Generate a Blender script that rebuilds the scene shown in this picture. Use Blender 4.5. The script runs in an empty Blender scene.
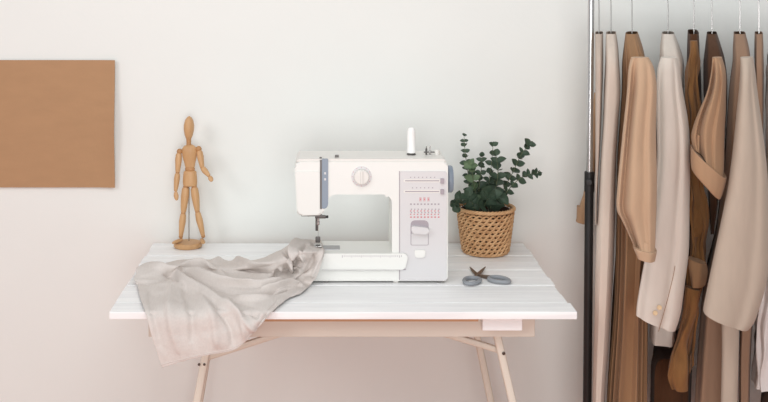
import bpy, bmesh, math, random
from mathutils import Vector, Matrix, noise
random.seed(7)
PI = math.pi
S = bpy.context.scene
COL = S.collection

# ------------------------------------------------------------------ camera, world, lights, exposure
F, CX, CY, CZ = 1070.0, 328.0, -25.0, 1.614       # focal length in px, vanishing point, eye height
TZ = 0.75                                         # table top height
cam = bpy.data.cameras.new('camera')
cam.sensor_width = 36
cam.lens = F / 768 * 36
cam.shift_x = (384 - CX) / 768
cam.shift_y = (CY - 201) / 768
cam.clip_start = 0.05
co = bpy.data.objects.new('camera', cam); COL.objects.link(co)
co.location = (0, 0, CZ); co.rotation_euler = (PI / 2, 0, 0)
S.camera = co

W = bpy.data.worlds.new('world'); S.world = W; W.use_nodes = True
W.node_tree.nodes['Background'].inputs[0].default_value = (0.965, 0.985, 1.0, 1)
W.node_tree.nodes['Background'].inputs[1].default_value = 0.54

def area(name, loc, target, sx, sy, power, color):
    l = bpy.data.lights.new(name, 'AREA'); l.shape = 'RECTANGLE'; l.size = sx; l.size_y = sy
    l.energy = power; l.color = color
    o = bpy.data.objects.new(name, l); COL.objects.link(o); o.location = loc
    o.rotation_euler = (Vector(target) - Vector(loc)).to_track_quat('-Z', 'Y').to_euler()
    return o
area('window_light', (-3.2, -0.2, 3.0), (0.4, 3.3, 0.9), 1.6, 1.6, 50, (0.99, 0.99, 1.0))
area('overhead_fill', (0.2, 1.3, 2.75), (0.2, 3.3, 0.9), 1.4, 1.4, 18, (0.99, 0.99, 1.0))  # added lamp overhead, brightens the table top and middle of the wall
area('front_fill', (0.1, -1.6, 1.2), (0.3, 3.4, 0.8), 2.0, 1.6, 68, (0.99, 0.99, 1.0))  # added fill from behind the camera, lifts the lower wall; no window there

S.view_settings.view_transform = 'Standard'
S.view_settings.look = 'None'
S.view_settings.exposure = -0.06
S.view_settings.gamma = 1.0
S.view_settings.use_curve_mapping = False

# ------------------------------------------------------------------ helpers
def at(px, py, D):
    return Vector(((px - CX) / F * D, D, CZ - (py - CY) / F * D))
def on_table(px, py, z=TZ):
    D = (CZ - z) * F / (py - CY)
    return Vector(((px - CX) / F * D, D, z))

def lin(c):
    return tuple((v / 255 / 12.92) if v / 255 <= 0.04045 else ((v / 255 + 0.055) / 1.055) ** 2.4 for v in c)

def material(name, rgb, rough=0.6, metal=0.0, var=0.0, scale=(30, 30, 30), bump=0.0, bscale=None, sheen=0.0, spec=0.5,
             rgb2=None, detail=4.0, sss=0.0):
    m = bpy.data.materials.new(name); m.use_nodes = True
    nt = m.node_tree; b = nt.nodes['Principled BSDF']
    c = lin(rgb)
    b.inputs['Base Color'].default_value = (*c, 1)
    b.inputs['Roughness'].default_value = rough
    b.inputs['Metallic'].default_value = metal
    b.inputs['Specular IOR Level'].default_value = spec
    if sheen: b.inputs['Sheen Weight'].default_value = sheen
    tc = nt.nodes.new('ShaderNodeTexCoord')
    def ntex(sc, det):
        mp = nt.nodes.new('ShaderNodeMapping'); mp.inputs['Scale'].default_value = sc
        nt.links.new(tc.outputs['Object'], mp.inputs['Vector'])
        n = nt.nodes.new('ShaderNodeTexNoise'); n.inputs['Scale'].default_value = 1.0
        n.inputs['Detail'].default_value = det
        nt.links.new(mp.outputs['Vector'], n.inputs['Vector'])
        return n
    if var or rgb2:
        n = ntex(scale, detail)
        r = nt.nodes.new('ShaderNodeValToRGB')
        r.color_ramp.elements[0].position = 0.3; r.color_ramp.elements[1].position = 0.7
        c2 = lin(rgb2) if rgb2 else tuple(v * (1 - var) for v in c)
        r.color_ramp.elements[0].color = (*c2, 1); r.color_ramp.elements[1].color = (*c, 1)
        nt.links.new(n.outputs['Fac'], r.inputs['Fac'])
        nt.links.new(r.outputs['Color'], b.inputs['Base Color'])
    if bump:
        n = ntex(bscale or scale, 3.0)
        bp = nt.nodes.new('ShaderNodeBump'); bp.inputs['Strength'].default_value = bump
        bp.inputs['Distance'].default_value = 0.002
        nt.links.new(n.outputs['Fac'], bp.inputs['Height'])
        nt.links.new(bp.outputs['Normal'], b.inputs['Normal'])
    return m

def link(name, bm, mat, parent=None, smooth=True, angle=35):
    me = bpy.data.meshes.new(name)
    bmesh.ops.recalc_face_normals(bm, faces=bm.faces)
    bm.to_mesh(me); bm.free()
    if mat: me.materials.append(mat)
    if smooth:
        me.polygons.foreach_set('use_smooth', [True] * len(me.polygons))
        if angle is not None: me.set_sharp_from_angle(angle=math.radians(angle))
    o = bpy.data.objects.new(name, me); COL.objects.link(o)
    if smooth and angle is not None:
        wn = o.modifiers.new('weighted_normal', 'WEIGHTED_NORMAL'); wn.keep_sharp = True
    if parent is not None:
        o.parent = parent
        o.matrix_parent_inverse = Matrix.Translation(-parent.location) if parent.parent is None and parent.data is None else Matrix.Identity(4)
    return o

def thing(name, label, cat, loc, group=None):
    o = bpy.data.objects.new(name, None); COL.objects.link(o); o.location = loc
    o.empty_display_size = 0.05
    o['label'] = label; o['category'] = cat
    if group: o['group'] = group
    return o

def box(bm, x0, x1, y0, y1, z0, z1, bev=0.0, seg=2):
    vs = [bm.verts.new(p) for p in ((x0,y0,z0),(x1,y0,z0),(x1,y1,z0),(x0,y1,z0),(x0,y0,z1),(x1,y0,z1),(x1,y1,z1),(x0,y1,z1))]
    fs = [bm.faces.new([vs[i] for i in f]) for f in ((3,2,1,0),(4,5,6,7),(0,1,5,4),(1,2,6,5),(2,3,7,6),(3,0,4,7))]
    if bev:
        es = list({e for f in fs for e in f.edges})
        bmesh.ops.bevel(bm, geom=es, offset=bev, segments=seg, affect='EDGES', profile=0.5)
    return bm
def nb(): return bmesh.new()

def frame(d):
    d = d.normalized()
    a = Vector((0, 0, 1)) if abs(d.z) < 0.95 else Vector((0, 1, 0))
    u = d.cross(a).normalized()
    return u, d.cross(u).normalized()

def rings(bm, rs, cap=True, closed=False):
    R = [[bm.verts.new(p) for p in r] for r in rs]
    n = len(R[0])
    for a, b in zip(R, R[1:] + ([R[0]] if closed else [])):
        for i in range(n):
            bm.faces.new((a[i], a[(i+1) % n], b[(i+1) % n], b[i]))
    if cap and not closed:
        bm.faces.new(R[0][::-1]); bm.faces.new(R[-1])
    return R

def lathe(bm, p, d, prof, n=20, sx=1.0, sy=1.0, u=None):
    """prof: list of (distance along d, radius)"""
    d = Vector(d).normalized(); p = Vector(p)
    if u is None: u, v = frame(d)
    else:
        u = Vector(u).normalized(); v = d.cross(u).normalized()
    rs = [[p + d*t + (u*math.cos(2*PI*i/n)*sx + v*math.sin(2*PI*i/n)*sy)*r for i in range(n)] for t, r in prof]
    rings(bm, rs)
    return bm

def tube(bm, pts, r, n=8, closed=False, flat=None):
    pts = [Vector(p) for p in pts]
    m = len(pts); rs = []
    pu = None
    for i, p in enumerate(pts):
        if closed: d = pts[(i+1) % m] - pts[i-1]
        else: d = pts[min(i+1, m-1)] - pts[max(i-1, 0)]
        d.normalize()
        if pu is None: u, v = frame(d)
        else:
            u = (pu - d*pu.dot(d)).normalized(); v = d.cross(u)
        pu = u
        rr = r[i] if isinstance(r, (list, tuple)) else r
        rs.append([p + (u*math.cos(2*PI*k/n) + v*math.sin(2*PI*k/n))*rr for k in range(n)])
    rings(bm, rs, closed=closed)
    return bm

def cr(pts, k):
    """Catmull-Rom through tuples, k steps per span"""
    P = [tuple(map(float, p)) for p in pts]; out = []
    for i in range(len(P)-1):
        p0 = P[max(i-1,0)]; p1 = P[i]; p2 = P[i+1]; p3 = P[min(i+2,len(P)-1)]
        for j in range(k):
            t = j/k
            out.append(tuple(0.5*(2*b + (c-a)*t + (2*a-5*b+4*c-d)*t*t + (-a+3*b-3*c+d)*t**3) for a,b,c,d in zip(p0,p1,p2,p3)))
    out.append(P[-1])
    return out

def prism(bm, outline, y0, y1, bev=0.0, seg=3):
    """outline: list of (x,z); extruded along y"""
    a = [bm.verts.new((x, y0, z)) for x, z in outline]
    b = [bm.verts.new((x, y1, z)) for x, z in outline]
    n = len(a)
    f0 = bm.faces.new(a); f1 = bm.faces.new(b[::-1])
    for i in range(n): bm.faces.new((a[i], b[i], b[(i+1)%n], a[(i+1)%n]))
    if bev:
        es = list(f0.edges) + list(f1.edges)
        bmesh.ops.bevel(bm, geom=es, offset=bev, segments=seg, affect='EDGES', profile=0.5)
    return bm

def rounded(poly, r, k=5):
    """round the corners of an (x,z) polygon; r is one radius or one per corner"""
    out = []; n = len(poly)
    for i in range(n):
        p = Vector(poly[i]); a = Vector(poly[i-1]); b = Vector(poly[(i+1)%n])
        rr = r[i] if isinstance(r, (list, tuple)) else r
        if rr <= 0: out.append(tuple(p)); continue
        da = (a-p); db = (b-p)
        rr = min(rr, da.length*0.49, db.length*0.49)
        s = p + da.normalized()*rr; e = p + db.normalized()*rr
        for j in range(k+1):
            t = j/k
            out.append(tuple(s*(1-t)**2 + p*2*t*(1-t) + e*t*t))
    return out

# ------------------------------------------------------------------ materials
M = {}
M['wall'] = material('wall_paint', (235, 237, 233), 0.85, var=0.02, scale=(3,3,3), bump=0.15, bscale=(60,60,60), spec=0.2)
M['trim'] = material('trim_paint', (236, 230, 224), 0.5)
M['white_wood'] = material('white_painted_wood', (252, 252, 251), 0.45, rgb2=(238, 238, 238), scale=(4, 45, 45), bump=0.5, bscale=(5, 90, 90), spec=0.35)
M['apron'] = material('beige_painted_wood', (216, 206, 193), 0.55, var=0.05, scale=(3, 30, 30))
M['raw_wood'] = material('raw_board', (196, 150, 112), 0.6, var=0.15, scale=(3, 40, 40))
M['leg'] = material('cream_painted_wood', (228, 220, 206), 0.5, var=0.04, scale=(20, 20, 4))
M['screw'] = material('dark_screw', (88, 78, 72), 0.35, metal=0.9)
M['plastic'] = material('white_plastic', (232, 232, 227), 0.28, spec=0.5)
M['plastic2'] = material('cool_white_plastic', (213, 211, 211), 0.3, spec=0.5)
M['plastic3'] = material('warm_white_plastic', (228, 225, 219), 0.35)
M['bluegrey'] = material('blue_grey_plastic', (136, 148, 162), 0.35)
M['seam'] = material('shadow_gap_plastic', (120, 116, 114), 0.6)
M['black'] = material('black_plastic', (26, 25, 26), 0.4)
M['darkgrey'] = material('dark_grey_metal', (92, 88, 86), 0.35, metal=0.6)
M['steel'] = material('steel', (190, 188, 186), 0.25, metal=1.0)
M['plate'] = material('satin_steel', (176, 176, 178), 0.45, metal=0.7)
M['chrome'] = material('chrome', (205, 203, 202), 0.22, metal=1.0)
M['red'] = material('red_print', (205, 120, 128), 0.5)
M['greyprint'] = material('grey_print', (168, 158, 164), 0.5)
M['pinkprint'] = material('pale_pink_print', (224, 196, 198), 0.5)
M['thread'] = material('white_thread', (248, 248, 246), 0.7, bump=0.6, bscale=(20, 20, 700))
M['beech'] = material('beech_wood', (208, 166, 120), 0.45, rgb2=(192, 148, 102), scale=(60, 60, 9), detail=5)
M['beech_dark'] = material('beech_joint', (188, 138, 90), 0.5, var=0.15, scale=(50, 50, 20))
M['wicker'] = material('wicker', (222, 180, 134), 0.6, rgb2=(188, 140, 96), scale=(45, 45, 60), bump=0.5, bscale=(120, 120, 300))
M['liner'] = material('basket_inside', (70, 46, 30), 0.9)
M['soil'] = material('soil', (46, 38, 30), 0.95, var=0.4, scale=(90,90,90), bump=1.0)
M['stemgreen'] = material('green_stem', (96, 104, 74), 0.6)
M['leafA'] = material('dark_eucalyptus_leaf', (76, 94, 76), 0.5, rgb2=(56, 74, 58), scale=(40,40,40), spec=0.35)
M['leafB'] = material('mid_green_leaf', (116, 136, 104), 0.5, rgb2=(88, 112, 82), scale=(40,40,40), spec=0.35)
M['blade'] = material('aged_steel', (132, 116, 104), 0.38, metal=0.85, var=0.25, scale=(60,60,60))
M['handle'] = material('grey_rubber', (146, 150, 155), 0.5, var=0.06)
M['kraft'] = material('kraft_board', (180, 142, 108), 0.8, var=0.05, scale=(14, 14, 40), bump=0.15, bscale=(120,120,120), spec=0.1)
M['floor'] = material('wood_floor', (213, 141, 114), 0.5, var=0.15, scale=(4, 40, 40))
M['linen'] = material('linen', (214, 206, 200), 0.9, var=0.06, scale=(220, 30, 220), bump=0.5, bscale=(140, 140, 140), sheen=0.0, spec=0.05)
def fabric(n, c, v=0.06): 
    M[n] = material(n, c, 0.92, var=v, scale=(60, 60, 14), bump=0.35, bscale=(600,600,600), sheen=0.1, spec=0.1)
fabric('cream_wool', (213, 198, 184)); fabric('greige_wool', (194, 178, 164)); fabric('sand_cotton', (194, 164, 136))
fabric('camel_cotton', (160, 124, 92)); fabric('blazer_wool', (217, 207, 196)); fabric('tan_cotton', (176, 142, 112))
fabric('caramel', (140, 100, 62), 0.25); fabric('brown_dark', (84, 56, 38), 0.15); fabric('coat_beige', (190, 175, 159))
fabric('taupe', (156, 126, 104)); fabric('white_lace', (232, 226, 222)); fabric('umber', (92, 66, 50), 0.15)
M['button'] = material('horn_button', (222, 196, 158), 0.35)
M['hanger'] = material('hanger_wood', (190, 146, 104), 0.45, var=0.1)

# ------------------------------------------------------------------ setting
WY = 3.478
def struct(name, bm, mat):
    o = link(name, bm, mat, smooth=False); o['kind'] = 'structure'; return o
struct('wall_back', box(nb(), -3.2, 3.2, WY, WY + 0.12, 0, 2.7), M['wall'])
struct('floor', box(nb(), -3.2, 3.2, -1.2, WY, -0.08, 0), M['floor'])
struct('baseboard_back', box(nb(), -3.2, 3.2, WY - 0.014, WY, 0, 0.09, 0.004), M['trim'])

# ------------------------------------------------------------------ trestle table
def build_table():
    Yf, Yb = 2.744, 3.455
    t = thing('trestle_table', 'white plank-topped folding table with cream trestle legs against the wall', 'table', (0.04, 3.1, 0))
    n = 9; w = (Yb - Yf) / n; th = 0.0205
    rng = random.Random(3)
    xl = [-0.563 + rng.uniform(-.003, .003) for _ in range(n)]; xr = [0.638 - rng.choice([0, .004, .007]) for _ in range(n)]
    xr[0] = 0.640; xr[1] = 0.633; xl[0] = -0.562
    for i in range(n):
        y0 = Yf + i*w
        link('plank', box(nb(), xl[i], xr[i], y0 + 0.0014, y0 + w - 0.0014, TZ - th, TZ - rng.choice([0, .0006, .0012]), 0.003), M['white_wood'], t)
    # raw underside battens, apron, block
    zt = TZ - th
    link('underside_board', box(nb(), -0.43, 0.388, 2.762, 3.44, zt - 0.0098, zt - 0.0003), M['raw_wood'], t)
    xa = at(535, 330, 2.80).x
    link('apron', box(nb(), -0.47, xa, 2.80, 2.822, at(0, 337, 2.80).z, zt - 0.0062, 0.002), M['apron'], t)
    link('apron', box(nb(), -0.47, xa, 3.39, 3.412, at(0, 337, 2.80).z, zt - 0.0062, 0.002), M['apron'], t)
    a = at(482, 319, 2.785); b = at(522, 330, 2.785)
    link('corner_block', box(nb(), a.x, b.x, 2.777, 2.7985, b.z, zt - 0.0062, 0.003), M['white_wood'], t)
    # legs : flat-sided oak slats
    def leg(p, q, name='leg', wx=0.0108, wy=0.010, mat='leg', par=t):
        p, q = Vector(p), Vector(q); bm = nb()
        d = (q - p).normalized(); u = Vector((1, 0, 0)) - d*d.x; u.normalize(); v = d.cross(u)
        k = 16; r = []
        for s in (0, .5, 1):
            c = p.lerp(q, s)
            ring = []
            for i in range(k):
                an = 2*PI*i/k; cx, cy = math.cos(an), math.sin(an)
                e = 0.6
                ring.append(c + u*wx*math.copysign(abs(cx)**e, cx) + v*wy*math.copysign(abs(cy)**e, cy))
            r.append(ring)
        rings(bm, r)
        return link(name, bm, M[mat], par)
    def ext(px0, py0, px1, py1, D):
        a, b = at(px0, py0, D), at(px1, py1, D)
        s = (a.z - 0.0) / (a.z - b.z)
        return a, a + (b - a)*s
    zt2 = zt - 0.007; legs = []
    for (x0, x1), D in (((497, 512.5), 2.86), ((477, 491), 3.28)):
        a, b = ext(x0, 335, x1, 402, D); s = (zt2 - a.z)/(b.z - a.z); a = a + (b - a)*s
        l = leg(a, b); legs.append((a, b))
        if D < 3:
            for yy, dx in ((352, 0.5),):
                p = at(502.5 + dx, yy, D); lathe_bm = lathe(nb(), p + Vector((0, -0.009, 0)), (0, -1, 0), [(0, .0045), (.0025, .0045), (.0035, .003)], 12)
                link('bolt', lathe_bm, M['screw'], t)
    for (x0, x1), D in (((209, 197), 2.86), ((210.5, 199.5), 3.28)):
        a, b = ext(x0, 337, x1, 402, D); s = (zt2 - a.z)/(b.z - a.z); a = a + (b - a)*s
        l = leg(a, b); legs.append((a, b))
        if D < 3:
            for px, py in ((199.5, 363), (204.8, 363)):
                p = at(px, py, D); link('bolt', lathe(nb(), p + Vector((0, -0.009, 0)), (0, -1, 0), [(0, .0035), (.0025, .0035), (.0035, .002)], 12), M['screw'], t)
    # slanting braces from legs to the middle of the frame
    for D in (2.884,):
        k = 1.0
        for p0, p1 in (((447, 337), (500, 353)), ((275, 338), (204, 361))):
            a, b = at(*p0, 2.86), at(*p1, 2.86)
            a = b + (a - b)*((zt2 - b.z)/(a.z - b.z))
            leg(a + Vector((0, D - 2.86, 0)), b + Vector((0, D - 2.86, 0)), 'brace', 0.0085, 0.007)
    for p, q in (legs[0:2], legs[2:4]):
        ends = [a.lerp(b, (a.z - .30)/(a.z - b.z)) for a, b in (p, q)]
        link('cross_bar', tube(nb(), ends, 0.008, 12), M['leg'], t)
build_table()

# ------------------------------------------------------------------ sewing machine
def build_machine():
    D0 = 3.0; D1 = 3.165
    sc = D0 / F
    X = lambda px: (px - CX)*sc
    Z = lambda py: CZ - (py - CY)*sc
    t = thing('sewing_machine', 'white electric sewing machine with stitch dial standing on the white table', 'sewing machine', (X(372), D0 + .08, TZ))
    # C-shaped body : head, arm, pillar, base
    pts = [(294.5, 162), (448, 162), (448, 281), (318, 281), (303, 281), (303, 262), (392, 262), (392, 200), (387, 194.5), (333, 194.5), (327, 200), (323.5, 215), (297, 216)]
    rad = [6, 4, 3, 0, 2, 2, 4, 6, 6, 6, 6, 4, 5]
    body = prism(nb(), rounded([(X(x), Z(y)) for x, y in pts], [r*sc for r in rad], 5), D0, D1, 0.006, 3)
    link('body', body, M['plastic'], t)
    # lid on top with seam
    lid = prism(nb(), rounded([(X(296), Z(162.5)), (X(446.5), Z(162.5)), (X(445), Z(159.2)), (X(298), Z(159.2))], [0, 0, 3*sc, 3*sc]), D0 + 0.004, D1 - 0.02, 0.003, 2)
    link('top_cover', lid, M['plastic3'], t)
    # face plate on the head
    fp = prism(nb(), rounded([(X(295.5), Z(171.5)), (X(319.8), Z(171.5)), (X(319.8), Z(214.5)), (X(298), Z(214.5))], [2*sc, 1*sc, 2*sc, 5*sc]), D0 - 0.004, D0 + 0.01, 0.002, 2)
    link('face_cover', fp, M['plastic'], t)
    # thread guide slot : dark gap + blue grey strip
    link('slot_shadow', box(nb(), X(319.9), X(322.0), D0 - 0.0015, D0 + 0.004, Z(209), Z(160), 0.0004), M['seam'], t)
    sl = prism(nb(), rounded([(X(322), Z(159)), (X(328.2), Z(159)), (X(328.2), Z(205)), (X(326), Z(208.5)), (X(322), Z(208.5))], [1*sc, 1*sc, 2*sc, 2*sc, 1*sc]), D0 - 0.003, D0 + 0.01, 0.0008, 1)
    st = link('thread_guide_strip', sl, M['bluegrey'], t)
    for yy in (172, 178):
        link('guide_slit', box(nb(), X(324.2), X(326), D0 - 0.0036, D0 - 0.002, Z(yy + 2.2), Z(yy), 0.0003), M['plastic2'], st)
    link('thread_guide', box(nb(), X(335), X(339), D0 + 0.03, D0 + 0.04, Z(159.5), Z(157), 0.001), M['darkgrey'], t)
    link('thread_guide', box(nb(), X(319.5), X(322), D0 + 0.01, D0 + 0.02, Z(161), Z(158), 0.0006), M['darkgrey'], t)
    # dial
    dc = Vector((X(361.5), D0, Z(176.5)))
    link('dial_plate', lathe(nb(), dc, (0, -1, 0), [(0, .0285), (.0012, .0285), (.0018, .0275)], 40), M['plastic2'], t)
    dm = nb(); N = 72
    rs = []
    for dist, r in ((0.0018, .0225), (.012, .0215), (.014, .0195), (.0145, .012)):
        rs.append([dc + Vector((math.cos(2*PI*i/N)*(r - (0.0011 if i % 4 < 2 and dist < .0141 else 0)), -dist, math.sin(2*PI*i/N)*(r - (0.0011 if i % 4 < 2 and dist < .0141 else 0)))) for i in range(N)])
    rings(dm, rs)
    dl = link('stitch_dial', dm, M['plastic3'], t)
    link('grip', box(nb(), dc.x - .0035, dc.x + .0035, dc.y - .019, dc.y - .0135, dc.z - .019, dc.z + .019, .002), M['plastic3'], dl)
    tk = nb()
    for k in range(12):
        an = 2*PI*k/12
        c = dc + Vector((math.cos(an)*.0262, -.0021, math.sin(an)*.0262))
        box(tk, c.x - .0008, c.x + .0008, c.y, c.y + .0008, c.z - .0008, c.z + .0008)
    tm = link('dial_marks', tk, M['red'], t)
    # control panel on the pillar
    cp = prism(nb(), rounded([(X(400), Z(171)), (X(446.5), Z(171)), (X(446.5), Z(280.5)), (X(400), Z(280.5))], [2*sc, 3*sc, 2*sc, 1*sc]), D0 - 0.0035, D0 + 0.01, 0.0015, 2)
    pan = link('control_panel', cp, M['plastic2'], t)
    YP = D0 - 0.0035
    link('panel_seam', box(nb(), X(399.1), X(399.8), D0 - 0.0008, D0 + 0.001, Z(280), Z(171)), M['greyprint'], t)
    for yy in (180.5, 191.2):
        link('slider_slot', prism(nb(), rounded([(X(403.5), Z(yy - 1.6)), (X(441), Z(yy - 1.6)), (X(441), Z(yy + 1.6)), (X(403.5), Z(yy + 1.6))], 1.5*sc), YP - 0.0006, YP + 0.001), M['plastic3'], t)
        link('slider_groove', box(nb(), X(405), X(439), YP - 0.0009, YP + .0005, Z(yy + .5), Z(yy - .5)), M['greyprint'], t)
        link('slider_knob', box(nb(), X(440.2), X(443.8), YP - 0.007, YP + .0005, Z(yy + 2.4), Z(yy - 2.4), .0012), M['greyprint'], t)
    sm = nb()
    for k in range(7): box(sm, X(410 + k*4), X(411 + k*4), YP - .0004, YP + .0004, Z(177.6), Z(176.6))
    link('scale_marks', sm, M['greyprint'], t)
    sm = nb()
    for k in range(6): box(sm, X(412 + k*4), X(413 + k*4), YP - .0004, YP + .0004, Z(188), Z(187))
    link('scale_marks', sm, M['greyprint'], t)
    # stitch chart : red symbols, two rows of stitch icons
    rp = nb()
    for k in range(3):
        c = X(420.5 + k*4)
        box(rp, c - .0028, c - .0014, YP - .0005, YP + .0005, Z(201), Z(197)); box(rp, c + .0005, c + .0018, YP - .0005, YP + .0005, Z(201), Z(197))
        box(rp, c - .0014, c + .0005, YP - .0005, YP + .0005, Z(199.5), Z(198.7))
    link('red_symbols', rp, M['red'], t)
    gp = nb(); pp = nb()
    for k in range(9):
        c = 410 + k*3.45
        box(gp, X(c), X(c + 1.7), YP - .0005, YP + .0005, Z(204.6), Z(203.2))
        for j in range(4):
            box(gp if j % 2 == 0 else pp, X(c + (.0 if j % 2 else .6)), X(c + (1.2 if j % 2 else 1.8)), YP - .0005, YP + .0005, Z(209.5 + j*1.7), Z(208.4 + j*1.7))
        box(pp, X(c), X(c + 1.7), YP - .0005, YP + .0005, Z(217.4), Z(216.2))
    link('stitch_icons', gp, M['greyprint'], t); link('stitch_icons', pp, M['red'], t)
    # reverse lever in its recess
    rc = prism(nb(), rounded([(X(410.5), Z(220)), (X(428.5), Z(220)), (X(428.5), Z(245)), (X(410.5), Z(245))], [5*sc, 5*sc, 1.5*sc, 1.5*sc]), YP - 0.0007, YP + 0.002, 0.0004, 1)
    rec = link('lever_recess', rc, M['greyprint'], t)
    link('recess_insert', prism(nb(), rounded([(X(411.2), Z(233)), (X(427.8), Z(233)), (X(427.8), Z(244.4)), (X(411.2), Z(244.4))], 1*sc), YP - 0.0016, YP, 0.0003, 1), M['plastic2'], t)
    lv = prism(nb(), rounded([(X(411), Z(224.5)), (X(428.5), Z(226.5)), (X(428.5), Z(233)), (X(411), Z(232))], 2.5*sc), YP - 0.016, YP + .001, 0.003, 3)
    link('reverse_lever', lv, M['plastic2'], t)
    link('push_button', prism(nb(), rounded([(X(414), Z(249.5)), (X(425.5), Z(249.5)), (X(424.6), Z(257)), (X(415), Z(257))], 2*sc), YP - 0.004, YP + .001, 0.0012, 2), M['plastic'], t)
    # hand wheel on the right side
    hw = nb(); lathe(hw, (X(448) - .001, D0 + .075, Z(184)), (1, 0, 0), [(0, .018), (.006, .034), (.010, .0385), (.018, .0385), (.022, .036), (.023, .02)], 48)
    link('hand_wheel', hw, M['bluegrey'], t)
    # spool pin with white thread, bobbin winder
    sp = Vector((X(411.3)*1.0, D0 + .075, 0)); kx = (D0 + .075)/D0; sp.x = X(411.3)*kx
    zt = Z(159.2)
    link('spool_base', lathe(nb(), (sp.x, sp.y, zt - .001), (0, 0, 1), [(0, .013), (.004, .013), (.006, .011)], 24), M['darkgrey'], t)
    zb = zt + .0055
    link('thread_spool', lathe(nb(), (sp.x, sp.y, zb), (0, 0, 1), [(0, .0115), (.003, .0122), (.06, .0118), (.066, .0105), (.071, .008), (.073, .004)], 28), M['thread'], t)
    bw = Vector((X(430)*kx, D0 + .075, zt))
    wnd = link('bobbin_winder', lathe(nb(), bw, (0, 0, 1), [(-.001, .0035), (.012, .0035), (.013, .002), (.026, .0015)], 14), M['steel'], t)
    link('bobbin_winder', lathe(nb(), bw + Vector((-.0105, 0, 0)), (0, 0, 1), [(-.001, .003), (.016, .003), (.02, .0012), (.024, .001)], 12), M['darkgrey'], t)
    link('winder_arm', box(nb(), bw.x - .018, bw.x + .014, bw.y - .003, bw.y + .003, bw.z + .006, bw.z + .009, .001), M['darkgrey'], t)
    link('winder_stop', lathe(nb(), bw + Vector((.02, 0, -.001)), (0, 0, 1), [(0, .0075), (.013, .0075), (.0145, .006)], 20), M['plastic3'], t)
    # extension table / bed
    ex = prism(nb(), rounded([(X(304), Z(252.5)), (X(406), Z(252.5)), (X(407.5), Z(257)), (X(404.5), Z(268.5)), (X(304), Z(268.5))], [1*sc, 3*sc, 3*sc, 2*sc, 1*sc]), D0 - .012, D0 + .13, 0.003, 2)
    # top raised to the free arm height, tilting back
    link('extension_table', ex, M['plastic'], t)
    rm = nb()
    for k in range(32): box(rm, X(342 + k*1.9), X(342.5 + k*1.9), D0 - .0124, D0 - .0115, Z(255.6 if k % 5 else 256.4), Z(254.2))
    link('ruler_marks', rm, M['greyprint'], t)
    link('base_trim', box(nb(), X(322), X(406), D0 - .004, D0 + .01, Z(269.6), Z(268.7)), M['greyprint'], t)
    # needle plate, presser foot, needle
    zbed = Z(252.5)
    link('needle_plate', box(nb(), X(314), X(340), D0 + .03, D0 + .075, zbed - .002, zbed + .0012, .0006), M['plate'], t)
    nx, ny = X(318.2), D0 + .05; kx2 = ny/D0; nx *= kx2
    zh = Z(216)
    nbm = nb(); lathe(nbm, (nx, ny, zh + .02), (0, 0, -1), [(0, .0035), (.045, .0035), (.046, .0045), (.056, .0045), (.058, .001), (.09, .0006)], 14)
    link('needle_bar', nbm, M['steel'], t)
    pb = nb(); lathe(pb, (nx - .004, ny + .009, zh + .02), (0, 0, -1), [(0, .004), (.075, .004)], 14)
    link('presser_bar', pb, M['darkgrey'], t)
    link('foot_holder', box(nb(), nx - .008, nx + .006, ny + .002, ny + .014, zbed + .014, zbed + .03, .002), M['darkgrey'], t)
    link('presser_foot', box(nb(), nx - .011, nx + .010, ny - .02, ny + .012, zbed + .006, zbed + .010, .0012), M['steel'], t)
    link('needle_clamp', box(nb(), nx - .009, nx + .022, ny - .004, ny + .004, zh - .018, zh - .009, .0015), M['darkgrey'], t)
    link('needle_clamp_screw', lathe(nb(), (nx + .02, ny, zh - .0135), (1, 0, 0), [(0, .004), (.008, .004), (.009, .003)], 12), M['black'], t)
    link('thread_hook', tube(nb(), [(nx - .035, ny - .01, zh + .002), (nx - .04, ny - .01, zh - .006), (nx - .028, ny - .012, zh - .009), (nx - .012, ny - .01, zh - .005)], .0014, 8), M['darkgrey'], t)
    link('head_bottom', box(nb(), X(301), X(322), D0 + .02, D0 + .11, zh - .006, zh + .003, .002), M['seam'], t)
    # feet
    for px in (326, 396, 440):
        for yy in (D0 + .012, D0 + .145):
            z1 = Z(281) + .001
            w = 2.6
            link('foot', box(nb(), X(px - w), X(px + w), yy - .008, yy + .008, TZ + .0004, z1, .001), M['plastic3'] if px == 396 else M['seam'], t)
build_machine()

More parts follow.
